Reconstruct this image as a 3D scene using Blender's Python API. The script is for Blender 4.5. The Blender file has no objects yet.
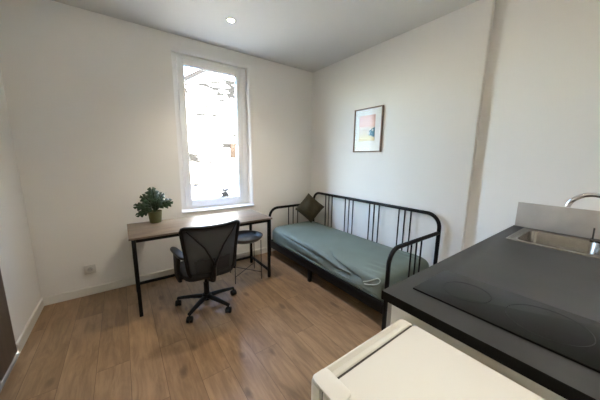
import bpy, bmesh, math, random
from mathutils import Vector, Matrix
random.seed(7)
S = bpy.context.scene
COL = S.collection
PI = math.pi

# ------------------------------------------------------------------ room measures (metres)
H = 2.83          # ceiling
XL = -3.367       # left wall
XR = 0.052        # recessed part of the right wall
YS = -2.375       # where the right wall steps back
YF = -4.7         # wall behind the camera
DESK_Z = 0.763
TOP_Z = 0.931      # kitchen worktop

# ------------------------------------------------------------------ materials
def new_mat(name):
    m = bpy.data.materials.new(name); m.use_nodes = True
    nt = m.node_tree
    return m, nt, nt.nodes['Principled BSDF']

def plain(name, col, rough=0.5, metal=0.0, spec=0.5, bump=0.0, bscale=200.0, var=0.0, vscale=8.0, coat=0.0):
    m, nt, b = new_mat(name)
    b.inputs['Base Color'].default_value = (*col, 1)
    b.inputs['Roughness'].default_value = rough
    b.inputs['Metallic'].default_value = metal
    b.inputs['Specular IOR Level'].default_value = spec
    b.inputs['Coat Weight'].default_value = coat
    tc = nt.nodes.new('ShaderNodeTexCoord')
    if var > 0:
        n = nt.nodes.new('ShaderNodeTexNoise'); n.inputs['Scale'].default_value = vscale; n.inputs['Detail'].default_value = 4
        r = nt.nodes.new('ShaderNodeValToRGB')
        r.color_ramp.elements[0].position = .3; r.color_ramp.elements[1].position = .7
        r.color_ramp.elements[0].color = (*[c*(1-var) for c in col], 1)
        r.color_ramp.elements[1].color = (*[min(1, c*(1+var)) for c in col], 1)
        nt.links.new(tc.outputs['Object'], n.inputs['Vector'])
        nt.links.new(n.outputs['Fac'], r.inputs['Fac']); nt.links.new(r.outputs['Color'], b.inputs['Base Color'])
    if bump > 0:
        n2 = nt.nodes.new('ShaderNodeTexNoise'); n2.inputs['Scale'].default_value = bscale; n2.inputs['Detail'].default_value = 3
        bp = nt.nodes.new('ShaderNodeBump'); bp.inputs['Strength'].default_value = bump; bp.inputs['Distance'].default_value = .002
        nt.links.new(tc.outputs['Object'], n2.inputs['Vector'])
        nt.links.new(n2.outputs['Fac'], bp.inputs['Height']); nt.links.new(bp.outputs['Normal'], b.inputs['Normal'])
    return m

def wood_boards(name, c1, c2, dark, board_w, board_l, rough, along_y=True, knots=True, gap=.003):
    m, nt, b = new_mat(name)
    L = nt.links.new; N = nt.nodes.new
    tc = N('ShaderNodeTexCoord'); sep = N('ShaderNodeSeparateXYZ'); com = N('ShaderNodeCombineXYZ')
    L(tc.outputs['Object'], sep.inputs[0])
    if along_y:
        L(sep.outputs['Y'], com.inputs['X']); L(sep.outputs['X'], com.inputs['Y'])
    else:
        L(sep.outputs['X'], com.inputs['X']); L(sep.outputs['Y'], com.inputs['Y'])
    br = N('ShaderNodeTexBrick')
    br.inputs['Color1'].default_value = (0, 0, 0, 1); br.inputs['Color2'].default_value = (1, 1, 1, 1)
    br.inputs['Mortar'].default_value = (0.5, 0.5, 0.5, 1)
    br.inputs['Scale'].default_value = 1.0; br.inputs['Brick Width'].default_value = board_l
    br.inputs['Row Height'].default_value = board_w; br.inputs['Mortar Size'].default_value = gap*.5
    br.inputs['Mortar Smooth'].default_value = .2; br.inputs['Bias'].default_value = 0
    br.offset = .37; br.offset_frequency = 2
    L(com.outputs[0], br.inputs['Vector'])
    # a shift per board so the grain differs from board to board
    mul = N('ShaderNodeVectorMath'); mul.operation = 'MULTIPLY_ADD'
    L(br.outputs['Color'], mul.inputs[0]); mul.inputs[1].default_value = (7.3, 3.1, 0); L(com.outputs[0], mul.inputs[2])
    st = N('ShaderNodeMapping'); st.inputs['Scale'].default_value = (1.6, 22, 1); L(mul.outputs[0], st.inputs['Vector'])
    g = N('ShaderNodeTexNoise'); g.inputs['Scale'].default_value = 1.6; g.inputs['Detail'].default_value = 8; g.inputs['Roughness'].default_value = .62
    g.inputs['Distortion'].default_value = .4
    L(st.outputs[0], g.inputs['Vector'])
    mix1 = N('ShaderNodeMix'); mix1.data_type = 'RGBA'
    mix1.inputs['A'].default_value = (*c1, 1); mix1.inputs['B'].default_value = (*c2, 1)
    L(br.outputs['Color'], mix1.inputs['Factor'])
    rp = N('ShaderNodeValToRGB'); rp.color_ramp.elements[0].position = .36; rp.color_ramp.elements[1].position = .62
    rp.color_ramp.elements[0].color = (.70, .70, .70, 1); rp.color_ramp.elements[1].color = (1.06, 1.06, 1.06, 1)
    L(g.outputs['Fac'], rp.inputs['Fac'])
    mm = N('ShaderNodeMix'); mm.data_type = 'RGBA'; mm.blend_type = 'MULTIPLY'; mm.inputs['Factor'].default_value = .62
    L(mix1.outputs['Result'], mm.inputs['A']); L(rp.outputs['Color'], mm.inputs['B'])
    last = mm.outputs['Result']
    st4 = N('ShaderNodeMapping'); st4.inputs['Scale'].default_value = (2.2, 9, 1); L(mul.outputs[0], st4.inputs['Vector'])
    mo = N('ShaderNodeTexNoise'); mo.inputs['Scale'].default_value = 1.5; mo.inputs['Detail'].default_value = 7; mo.inputs['Roughness'].default_value = .6; mo.inputs['Distortion'].default_value = .8
    L(st4.outputs[0], mo.inputs['Vector'])
    mr = N('ShaderNodeValToRGB'); mr.color_ramp.elements[0].position = .33; mr.color_ramp.elements[1].position = .66
    mr.color_ramp.elements[0].color = (.70, .67, .63, 1); mr.color_ramp.elements[1].color = (1.10, 1.09, 1.07, 1); L(mo.outputs['Fac'], mr.inputs['Fac'])
    m5 = N('ShaderNodeMix'); m5.data_type = 'RGBA'; m5.blend_type = 'MULTIPLY'; m5.inputs['Factor'].default_value = 1
    L(last, m5.inputs['A']); L(mr.outputs['Color'], m5.inputs['B']); last = m5.outputs['Result']
    if knots:
        st2 = N('ShaderNodeMapping'); st2.inputs['Scale'].default_value = (2.4, 5.4, 1); L(mul.outputs[0], st2.inputs['Vector'])
        vo = N('ShaderNodeTexVoronoi'); vo.inputs['Scale'].default_value = 1.0; L(st2.outputs[0], vo.inputs['Vector'])
        n3 = N('ShaderNodeTexNoise'); n3.inputs['Scale'].default_value = 9; n3.inputs['Detail'].default_value = 3; L(com.outputs[0], n3.inputs['Vector'])
        ad = N('ShaderNodeMath'); ad.operation = 'MULTIPLY_ADD'; L(n3.outputs['Fac'], ad.inputs[0]); ad.inputs[1].default_value = .22
        L(vo.outputs['Distance'], ad.inputs[2])
        kr = N('ShaderNodeValToRGB'); kr.color_ramp.elements[0].position = .17; kr.color_ramp.elements[1].position = .27
        kr.color_ramp.elements[0].color = (1, 1, 1, 1); kr.color_ramp.elements[1].color = (0, 0, 0, 1)
        L(ad.outputs[0], kr.inputs['Fac'])
        kf = N('ShaderNodeMath'); kf.operation = 'MULTIPLY'; kf.inputs[1].default_value = .75; L(kr.outputs['Color'], kf.inputs[0])
        mk = N('ShaderNodeMix'); mk.data_type = 'RGBA'; mk.inputs['B'].default_value = (*dark, 1)
        L(kf.outputs[0], mk.inputs['Factor']); L(last, mk.inputs['A']); last = mk.outputs['Result']
    mg = N('ShaderNodeMix'); mg.data_type = 'RGBA'; mg.inputs['B'].default_value = (*[c*.5 for c in dark], 1)
    gf = N('ShaderNodeMath'); gf.operation = 'MULTIPLY'; gf.inputs[1].default_value = .65; L(br.outputs['Fac'], gf.inputs[0])
    L(gf.outputs[0], mg.inputs['Factor']); L(last, mg.inputs['A'])
    L(mg.outputs['Result'], b.inputs['Base Color'])
    b.inputs['Roughness'].default_value = rough
    bp = N('ShaderNodeBump'); bp.inputs['Strength'].default_value = .12; bp.inputs['Distance'].default_value = .002
    L(g.outputs['Fac'], bp.inputs['Height']); L(bp.outputs['Normal'], b.inputs['Normal'])
    return m

def glass_mat(name, tint=(1, 1, 1), refl=1.0, rough=.0):
    m, nt, b = new_mat(name); nt.nodes.remove(b)
    N = nt.nodes.new; L = nt.links.new
    t = N('ShaderNodeBsdfTransparent'); t.inputs[0].default_value = (*tint, 1)
    g = N('ShaderNodeBsdfGlossy'); g.inputs['Roughness'].default_value = rough
    lw = N('ShaderNodeLayerWeight'); pw = N('ShaderNodeMath'); pw.operation = 'POWER'; pw.inputs[1].default_value = 5; L(lw.outputs['Facing'], pw.inputs[0])
    f = N('ShaderNodeMath'); f.operation = 'MULTIPLY_ADD'; f.inputs[1].default_value = .96; f.inputs[2].default_value = .04; L(pw.outputs[0], f.inputs[0])
    k = N('ShaderNodeMath'); k.operation = 'MULTIPLY'; k.inputs[1].default_value = refl; L(f.outputs[0], k.inputs[0])
    mx = N('ShaderNodeMixShader'); L(k.outputs[0], mx.inputs[0]); L(t.outputs[0], mx.inputs[1]); L(g.outputs[0], mx.inputs[2])
    L(mx.outputs[0], nt.nodes['Material Output'].inputs['Surface'])
    return m

def stone_mat():
    m, nt, b = new_mat('rubble_stone')
    N = nt.nodes.new; L = nt.links.new
    tc = N('ShaderNodeTexCoord')
    mp = N('ShaderNodeMapping'); mp.inputs['Scale'].default_value = (1.5, 1.5, 5.6); L(tc.outputs['Object'], mp.inputs['Vector'])
    nz = N('ShaderNodeTexNoise'); nz.inputs['Scale'].default_value = 2.2; nz.inputs['Detail'].default_value = 4; L(mp.outputs[0], nz.inputs['Vector'])
    ad = N('ShaderNodeVectorMath'); ad.operation = 'MULTIPLY_ADD'; ad.inputs[1].default_value = (.7, .7, .7)
    L(nz.outputs['Color'], ad.inputs[0]); L(mp.outputs[0], ad.inputs[2])
    vo = N('ShaderNodeTexVoronoi'); vo.feature = 'DISTANCE_TO_EDGE'; vo.inputs['Scale'].default_value = 1.0; L(ad.outputs[0], vo.inputs['Vector'])
    cr = N('ShaderNodeValToRGB'); cr.color_ramp.elements[0].position = .14; cr.color_ramp.elements[1].position = .18
    cr.color_ramp.elements[0].color = (1, 1, 1, 1); cr.color_ramp.elements[1].color = (0, 0, 0, 1)
    L(vo.outputs['Distance'], cr.inputs['Fac'])
    n2 = N('ShaderNodeTexNoise'); n2.inputs['Scale'].default_value = 1.0; n2.inputs['Detail'].default_value = 3
    mq = N('ShaderNodeMapping'); mq.inputs['Scale'].default_value = (1.3, 1.3, 3.4); mq.inputs['Location'].default_value = (3.7, 0, 1.9); L(tc.outputs['Object'], mq.inputs['Vector']); L(mq.outputs[0], n2.inputs['Vector'])
    r2 = N('ShaderNodeValToRGB'); r2.color_ramp.elements[0].position = .50; r2.color_ramp.elements[1].position = .56
    L(n2.outputs['Fac'], r2.inputs['Fac'])
    mu = N('ShaderNodeMath'); mu.operation = 'MULTIPLY'; L(cr.outputs['Color'], mu.inputs[0]); L(r2.outputs['Color'], mu.inputs[1])
    mx = N('ShaderNodeMix'); mx.data_type = 'RGBA'; mx.inputs['A'].default_value = (.74, .71, .66, 1); mx.inputs['B'].default_value = (.0095, .009, .0085, 1)
    L(mu.outputs[0], mx.inputs['Factor']); L(mx.outputs['Result'], b.inputs['Base Color'])
    b.inputs['Roughness'].default_value = .95; b.inputs['Specular IOR Level'].default_value = 0
    return m

def print_mat():
    """a small generic seaside print: pink sky, pale village, sand and a dark blue-green bay (object space, y across, z up)"""
    m, nt, b = new_mat('seaside_print')
    N = nt.nodes.new; L = nt.links.new
    tc = N('ShaderNodeTexCoord'); sep = N('ShaderNodeSeparateXYZ')
    nz = N('ShaderNodeTexNoise'); nz.inputs['Scale'].default_value = 14; nz.inputs['Detail'].default_value = 3; L(tc.outputs['Object'], nz.inputs['Vector'])
    ad = N('ShaderNodeVectorMath'); ad.operation = 'MULTIPLY_ADD'; ad.inputs[1].default_value = (.06, .06, .06)
    L(nz.outputs['Color'], ad.inputs[0]); L(tc.outputs['Object'], ad.inputs[2]); L(ad.outputs[0], sep.inputs[0])
    rz = N('ShaderNodeMapRange'); rz.inputs['From Min'].default_value = -.13; rz.inputs['From Max'].default_value = .19
    L(sep.outputs['Z'], rz.inputs['Value'])
    cr = N('ShaderNodeValToRGB'); cr.color_ramp.interpolation = 'LINEAR'
    e = cr.color_ramp.elements
    e[0].position = 0; e[0].color = (.62, .50, .28, 1)
    e[1].position = 1; e[1].color = (.68, .42, .36, 1)
    for p, c in ((.2, (.70, .58, .34)), (.34, (.62, .52, .38)), (.48, (.55, .42, .34)), (.56, (.70, .60, .52)), (.66, (.72, .44, .36)), (.8, (.76, .5, .44))):
        k = e.new(p); k.color = (*c, 1)
    L(rz.outputs[0], cr.inputs['Fac'])
    # the bay: a lobe low on the right (towards the camera: smaller y)
    dy = N('ShaderNodeMath'); dy.operation = 'ADD'; dy.inputs[1].default_value = .085; L(sep.outputs['Y'], dy.inputs[0])
    dz = N('ShaderNodeMath'); dz.operation = 'ADD'; dz.inputs[1].default_value = .005; L(sep.outputs['Z'], dz.inputs[0])
    sq = N('ShaderNodeMath'); sq.operation = 'MULTIPLY'; L(dy.outputs[0], sq.inputs[0]); L(dy.outputs[0], sq.inputs[1])
    sz = N('ShaderNodeMath'); sz.operation = 'MULTIPLY'; L(dz.outputs[0], sz.inputs[0]); L(dz.outputs[0], sz.inputs[1])
    sm = N('ShaderNodeMath'); sm.operation = 'MULTIPLY_ADD'; sm.inputs[1].default_value = 2.6; L(sz.outputs[0], sm.inputs[0]); L(sq.outputs[0], sm.inputs[2])
    lt = N('ShaderNodeMath'); lt.operation = 'LESS_THAN'; lt.inputs[1].default_value = .0085; L(sm.outputs[0], lt.inputs[0])
    mx = N('ShaderNodeMix'); mx.data_type = 'RGBA'; mx.inputs['B'].default_value = (.06, .19, .25, 1)
    L(lt.outputs[0], mx.inputs['Factor']); L(cr.outputs['Color'], mx.inputs['A'])
    # pale house walls
    vo = N('ShaderNodeTexVoronoi'); vo.distance = 'CHEBYCHEV'; vo.inputs['Scale'].default_value = 26; L(tc.outputs['Object'], vo.inputs['Vector'])
    v2 = N('ShaderNodeMath'); v2.operation = 'LESS_THAN'; v2.inputs[1].default_value = .34; L(vo.outputs['Distance'], v2.inputs[0])
    band = N('ShaderNodeMath'); band.operation = 'COMPARE'; band.inputs[1].default_value = .50; band.inputs[2].default_value = .14; L(rz.outputs[0], band.inputs[0])
    mu = N('ShaderNodeMath'); mu.operation = 'MULTIPLY'; L(v2.outputs[0], mu.inputs[0]); L(band.outputs[0], mu.inputs[1])
    m2 = N('ShaderNodeMath'); m2.operation = 'MULTIPLY'; m2.inputs[1].default_value = .6; L(mu.outputs[0], m2.inputs[0])
    mx2 = N('ShaderNodeMix'); mx2.data_type = 'RGBA'; mx2.inputs['B'].default_value = (.80, .74, .66, 1)
    L(m2.outputs[0], mx2.inputs['Factor']); L(mx.outputs['Result'], mx2.inputs['A'])
    L(mx2.outputs['Result'], b.inputs['Base Color']); b.inputs['Roughness'].default_value = .6
    return m

def mesh_fabric():
    m, nt, b = new_mat('chair_mesh_fabric')
    N = nt.nodes.new; L = nt.links.new
    b.inputs['Base Color'].default_value = (.036, .037, .037, 1); b.inputs['Roughness'].default_value = .8
    tc = N('ShaderNodeTexCoord')
    ck = N('ShaderNodeTexChecker'); ck.inputs['Scale'].default_value = 420; L(tc.outputs['Object'], ck.inputs['Vector'])
    k = N('ShaderNodeMath'); k.operation = 'MULTIPLY'; k.inputs[1].default_value = .09; L(ck.outputs['Fac'], k.inputs[0])
    t = N('ShaderNodeBsdfTransparent'); mx = N('ShaderNodeMixShader')
    L(k.outputs[0], mx.inputs[0]); L(b.outputs[0], mx.inputs[1]); L(t.outputs[0], mx.inputs[2])
    L(mx.outputs[0], nt.nodes['Material Output'].inputs['Surface'])
    return m

M = {}
M['wall'] = plain('white_wall_paint', (.82, .808, .778), .75, spec=.25, bump=.08, bscale=90)
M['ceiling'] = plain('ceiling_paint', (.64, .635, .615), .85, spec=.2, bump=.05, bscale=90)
M['trim'] = plain('white_trim_paint', (.76, .745, .70), .45, bump=.02, bscale=60)
M['floor'] = wood_boards('oak_laminate', (.285, .180, .098), (.385, .252, .146), (.11, .062, .032), .192, 1.29, .33)
M['desk'] = wood_boards('desk_wood', (.15, .11, .078), (.225, .168, .122), (.2, .14, .1), .6, 3.0, .38, along_y=False, knots=False, gap=0)
M['door'] = wood_boards('dark_door_wood', (.095, .065, .048), (.105, .072, .054), (.03, .02, .015), 3.0, 5.0, .5, along_y=False, knots=False, gap=0)
M['pvc'] = plain('white_window_plastic', (.88, .885, .89), .35, var=.01)
M['gasket'] = plain('window_gasket', (.10, .10, .11), .6, var=.05)
M['glass'] = glass_mat('window_glass', (.97, .985, .98))
M['picglass'] = glass_mat('picture_glass', (1, 1, 1), .16)
M['stone'] = stone_mat()
M['shutter'] = plain('brown_shutter_paint', (.019, .014, .011), .9, spec=0, var=.2, vscale=6)
M['rooftile'] = plain('roof_tiles', (.011, .010, .0095), .9, spec=0, var=.2, vscale=6)
M['asphalt'] = plain('courtyard_paving', (.22, .215, .20), .9, var=.1, vscale=2)
M['blackmetal'] = plain('black_powder_coat', (.005, .005, .0054), .45, spec=.16, bump=.05, bscale=300)
M['blackplastic'] = plain('black_plastic', (.007, .007, .0075), .5, spec=.25, bump=.03, bscale=250)
M['mesh'] = mesh_fabric()
M['padplastic'] = plain('glossy_arm_pad', (.016, .016, .018), .30, var=.05)
M['seatfab'] = plain('black_seat_fabric', (.018, .018, .019), .85, bump=.3, bscale=500)
M['traymetal'] = plain('dark_grey_tray_metal', (.075, .082, .09), .34, var=.05)
M['sheet'] = plain('sage_green_sheet', (.146, .182, .154), .62, bump=.15, bscale=260, var=.06, vscale=5)
M['cord'] = plain('pale_sheet_cord', (.42, .47, .44), .7, var=.05)
M['cushion'] = plain('olive_velvet', (.040, .030, .008), .7, bump=.5, bscale=90, var=.35, vscale=45)
M['pot'] = plain('olive_green_pot', (.17, .18, .075), .42, var=.12, vscale=12)
M['soil'] = plain('potting_soil', (.03, .022, .015), .95, bump=.6, bscale=120)
M['leaf'] = plain('plant_leaf', (.016, .045, .015), .45, var=.35, vscale=14)
M['stem'] = plain('plant_stem', (.06, .10, .035), .5, var=.1)
M['frame'] = plain('brown_frame_wood', (.16, .095, .06), .45, var=.2, vscale=20)
M['mat'] = plain('white_mat_board', (.80, .79, .77), .8, var=.01)
M['print'] = print_mat()
M['socket'] = plain('white_socket_plastic', (.62, .61, .585), .35, var=.01)
M['socketface'] = plain('socket_face', (.42, .41, .40), .4, var=.03)
M['socketdark'] = plain('socket_hole', (.06, .06, .06), .6, var=.05)
M['worktop'] = plain('dark_slate_laminate', (.025, .0255, .0255), .46, var=.22, vscale=7, bump=.05, bscale=160)
M['worktopedge'] = plain('black_edge_band', (.004, .004, .004), .6, spec=.15, var=.1)
M['cabinet'] = plain('white_cabinet_board', (.74, .72, .67), .5, var=.01)
M['dooredge'] = plain('grey_cabinet_front', (.42, .40, .37), .5, var=.03)
M['fridge'] = plain('cream_fridge_enamel', (.60, .595, .55), .38, var=.015, vscale=3)
M['fridgeside'] = plain('fridge_side_metal', (.62, .58, .50), .4, var=.02)
M['seal'] = plain('grey_door_seal', (.05, .045, .04), .7, var=.1)
M['hob'] = plain('black_ceramic_glass', (.005, .005, .005), .2, spec=.16, var=.1)
M['hobring'] = plain('hob_print', (.016, .016, .016), .3, spec=.2, var=.1)
M['steel'] = plain('brushed_steel', (.33, .31, .28), .27, metal=1, var=.05, vscale=30)
M['chrome'] = plain('chrome', (.72, .72, .73), .10, metal=1, var=.01)
M['darkchrome'] = plain('dark_chrome', (.14, .14, .15), .2, metal=1, var=.05)
M['splash'] = plain('grey_stone_laminate', (.405, .368, .325), .5, var=.07, vscale=9)
M['aluminium'] = plain('aluminium_strip', (.22, .21, .20), .5, metal=0, var=.05)
def emit(name, col, s):
    m, nt, b = new_mat(name)
    b.inputs['Base Color'].default_value = (*col, 1)
    b.inputs['Emission Color'].default_value = (*col, 1); b.inputs['Emission Strength'].default_value = s
    return m
M['lamp'] = emit('lit_spot_bulb', (1, .86, .62), 30)

# ------------------------------------------------------------------ mesh helpers
class MB:
    def __init__(s): s.v = []; s.f = []; s.sm = []
    def add(s, vs, fs, smooth=False, mat=None):
        o = len(s.v)
        s.v += [tuple(mat @ Vector(p)) if mat else tuple(p) for p in vs]
        s.f += [[i+o for i in f] for f in fs]; s.sm += [smooth]*len(fs); return s
    def box(s, x0, x1, y0, y1, z0, z1, bev=0, seg=2, mat=None):
        bm = bmesh.new(); bmesh.ops.create_cube(bm, size=1)
        for v in bm.verts: v.co = ((x0+x1)/2+v.co.x*(x1-x0), (y0+y1)/2+v.co.y*(y1-y0), (z0+z1)/2+v.co.z*(z1-z0))
        if bev > 0: bmesh.ops.bevel(bm, geom=bm.edges[:], offset=bev, segments=seg, affect='EDGES', profile=.5)
        bm.verts.index_update()
        s.add([v.co[:] for v in bm.verts], [[v.index for v in f.verts] for f in bm.faces], bev > 0, mat); bm.free(); return s
    def rbox(s, x0, x1, y0, y1, z0, z1, r, ez=.0, seg=6, mat=None):
        """box with round vertical corners (radius r) and a small edge round ez"""
        def loop(ins, z):
            pts = []
            for cx, cy, a0 in ((x1-r, y1-r, 0), (x0+r, y1-r, 90), (x0+r, y0+r, 180), (x1-r, y0+r, 270)):
                for k in range(seg+1):
                    a = math.radians(a0+90*k/seg); pts.append((cx+(r-ins)*math.cos(a), cy+(r-ins)*math.sin(a), z))
            return pts
        rows = []
        if ez > 0:
            for k in range(4): a = PI/2*k/3; rows.append(loop(ez*(1-math.sin(a)), z0+ez*(1-math.cos(a))))
            for k in range(4): a = PI/2*k/3; rows.append(loop(ez*(1-math.cos(a)), z1-ez*(1-math.sin(a))))
        else: rows = [loop(0, z0), loop(0, z1)]
        return s.skin(rows, True, True, False, mat, smooth=True)
    def skin(s, rows, capa=True, capb=True, closed=False, mat=None, smooth=True):
        n = len(rows[0]); vs = [p for r in rows for p in r]; fs = []
        R = len(rows)
        for i in range(R-1 if not closed else R):
            for j in range(n):
                a = i*n+j; b = i*n+(j+1) % n; c = ((i+1) % R)*n+(j+1) % n; d = ((i+1) % R)*n+j
                fs.append([a, b, c, d])
        if capa and not closed: fs.append(list(range(n))[::-1])
        if capb and not closed: fs.append([(R-1)*n+j for j in range(n)])
        return s.add(vs, fs, smooth, mat)
    def tube(s, pts, r, seg=12, closed=False, mat=None, caps=True):
        pts = [Vector(p) for p in pts]; n = len(pts)
        rs = r if isinstance(r, (list, tuple)) else [r]*n
        tang = []
        for i in range(n):
            a = pts[(i-1) % n] if (closed or i > 0) else pts[i]; b = pts[(i+1) % n] if (closed or i < n-1) else pts[i]
            tang.append((b-a).normalized())
        up = Vector((0, 0, 1)) if abs(tang[0].z) < .9 else Vector((1, 0, 0))
        nrm = (up-tang[0]*up.dot(tang[0])).normalized(); rows = []
        for i in range(n):
            nrm = (nrm-tang[i]*nrm.dot(tang[i])).normalized(); bi = tang[i].cross(nrm)
            rows.append([tuple(pts[i]+(nrm*math.cos(2*PI*k/seg)+bi*math.sin(2*PI*k/seg))*rs[i]) for k in range(seg)])
        return s.skin(rows, caps, caps, closed, mat)
    def cyl(s, c, r, z0, z1, seg=28, mat=None): return s.lathe(c, [(r, z0), (r, z1)], seg, mat)
    def lathe(s, c, prof, seg=32, mat=None, cap=True):
        rows = [[(c[0]+r*math.cos(2*PI*k/seg), c[1]+r*math.sin(2*PI*k/seg), z) for k in range(seg)] for r, z in prof]
        return s.skin(rows, cap, cap, False, mat)
    def build(s, name, mat, parent=None, loc=None):
        me = bpy.data.meshes.new(name)
        off = Vector(loc) if loc is not None else Vector((0, 0, 0))
        me.from_pydata([tuple(Vector(p)-off) for p in s.v], [], s.f)
        bm = bmesh.new(); bm.from_mesh(me); bmesh.ops.recalc_face_normals(bm, faces=bm.faces[:]); bm.to_mesh(me); bm.free()
        me.polygons.foreach_set('use_smooth', s.sm)
        try: me.set_sharp_from_angle(angle=math.radians(38))
        except Exception: pass
        me.update()
        o = bpy.data.objects.new(name, me); COL.objects.link(o)
        if mat: me.materials.append(mat if not isinstance(mat, str) else M[mat])
        if loc is not None: o.location = loc
        if parent: o.parent = parent
        return o

def thing(name, label, cat, loc=(0, 0, 0), rz=0, group=None):
    o = bpy.data.objects.new(name, None); COL.objects.link(o); o.location = loc; o.rotation_euler = (0, 0, rz)
    o.empty_display_size = .1
    return tag(o, label, cat, group)
def tag(o, label, cat, group=None):
    o['label'] = label; o['category'] = cat
    if group: o['group'] = group
    return o
def structure(o, label=None):
    o['kind'] = 'structure'
    if label: o['label'] = label
    return o
def copy_tree(o, parent=None):
    c = o.copy(); COL.objects.link(c)
    if parent: c.parent = parent
    for ch in list(o.children): copy_tree(ch, c)
    return c
def arc(c, r, a0, a1, n, u, v):
    c = Vector(c); u = Vector(u); v = Vector(v)
    return [tuple(c+u*r*math.cos(math.radians(a0+(a1-a0)*k/n))+v*r*math.sin(math.radians(a0+(a1-a0)*k/n))) for k in range(n+1)]

# ------------------------------------------------------------------ room shell
structure(MB().box(XL-.2, XR+.2, YF-.2, .35, -.2, 0).build('floor', 'floor'), 'oak laminate floor in long boards running to the window')
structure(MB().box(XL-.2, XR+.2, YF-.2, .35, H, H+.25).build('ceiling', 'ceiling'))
WX0, WX1, WZ0, WZ1 = -2.05, -1.066, .774, 2.715
WT = .32          # thickness of the window wall
# window wall with its opening, one mesh
def holed_wall():
    xs = [XL-.2, WX0, WX1, XR+.2]; zs = [0, WZ0, WZ1, H]
    b = MB()
    for i in range(3):
        for j in range(3):
            if i == 1 and j == 1: continue
            for y in (0, WT): b.add([(xs[i], y, zs[j]), (xs[i+1], y, zs[j]), (xs[i+1], y, zs[j+1]), (xs[i], y, zs[j+1])], [[0, 1, 2, 3]])
    b.add([(WX0, 0, WZ0), (WX1, 0, WZ0), (WX1, 0, WZ1), (WX0, 0, WZ1), (WX0, WT, WZ0), (WX1, WT, WZ0), (WX1, WT, WZ1), (WX0, WT, WZ1)],
          [[0, 1, 5, 4], [1, 2, 6, 5], [2, 3, 7, 6], [3, 0, 4, 7]])
    X0, X1 = xs[0], xs[3]
    b.add([(X0, 0, 0), (X1, 0, 0), (X1, 0, H), (X0, 0, H), (X0, WT, 0), (X1, WT, 0), (X1, WT, H), (X0, WT, H)],
          [[0, 1, 5, 4], [1, 2, 6, 5], [2, 3, 7, 6], [3, 0, 4, 7]])
    o = b.build('wall_back', 'wall')
    bm = bmesh.new(); bm.from_mesh(o.data); bmesh.ops.remove_doubles(bm, verts=bm.verts[:], dist=1e-5)
    bmesh.ops.recalc_face_normals(bm, faces=bm.faces[:]); bm.to_mesh(o.data); bm.free()
    return structure(o)
holed_wall()
def prism(pts, z0, z1, name, mat):
    b = MB(); n = len(pts)
    b.add([(x, y, z0) for x, y in pts]+[(x, y, z1) for x, y in pts],
          [[i, (i+1) % n, n+(i+1) % n, n+i] for i in range(n)]+[list(range(n))[::-1], [n+i for i in range(n)]])
    return b.build(name, mat)
# right wall: thicker towards the window, stepping back beside the kitchen worktop
structure(prism([(0, 0), (0, YS+.012), (.004, YS+.003), (.013, YS), (XR, YS), (XR, YF), (XR+.2, YF), (XR+.2, 0)], 0, H, 'wall_right', 'wall'))
structure(MB().box(XL-.2, XR+.2, YF-.2, YF, 0, H).build('wall_front', 'wall'))
DY0, DY1, DZ = -1.66, -.755, 2.06     # dark door in the left wall
def left_wall():
    b = MB(); x0, x1 = XL-.2, XL
    b.box(x0, x1, DY1, 0, 0, H); b.box(x0, x1, YF, DY0, 0, H); b.box(x0, x1, DY0, DY1, DZ, H)
    return structure(b.build('wall_left', 'wall'))
left_wall()
# skirting boards with a small chamfer on top
def skirting(name, p0, p1, nrm, ln=True):
    p0 = Vector((*p0, 0)); p1 = Vector((*p1, 0)); n = Vector((*nrm, 0)); b = MB(); t = .014; h = .086
    prof = [(0, 0), (t, 0), (t, h-.006), (t-.006, h), (0, h)]
    rows = [[tuple(p+n*a+Vector((0, 0, z))) for a, z in prof] for p in (p0, p1)]
    b.skin(rows, smooth=False); return structure(b.build(name, 'trim'))
skirting('baseboard_back', (XL, 0), (0, 0), (0, -1))
skirting('baseboard_left', (XL, -.014), (XL, DY1), (1, 0))
skirting('baseboard_right', (0, -.014), (0, YS), (-1, 0))

# the building's own front beyond the room: keeps the low yard in shade
structure(MB().box(-11, XL-.2005, .02, WT, -3.2, 3.9).box(XR+.2005, 11, .02, WT, -3.2, 3.9).box(XL-.2, XR+.2, .02, WT, -3.2, -.2005).box(XL-.2, XR+.2, .02, WT, H+.2505, 3.9).build('wall_outside', 'trim'))
# dark door
dr = structure(MB().box(XL-.06, XL+.006, DY0+.004, DY1-.004, .028, DZ-.003, .002).build('door_1', 'door'), 'dark brown wooden door in the left wall')
MB().box(XL-.10, XL+.016, DY0, DY1, 0.0005, .010, .003).build('threshold_strip', 'aluminium', dr)
MB().lathe((0, 0), [(.022, -.004), (.022, .004), (.009, .006), (.009, .045)], 20, Matrix.Translation((XL+.006, DY0+.07, 1.03)) @ Matrix.Rotation(PI/2, 4, 'Y')).tube(
    [(XL+.048, DY0+.07, 1.03), (XL+.050, DY0+.12, 1.03), (XL+.050, DY0+.19, 1.028)], .009).build('handle', 'aluminium', dr)

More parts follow.
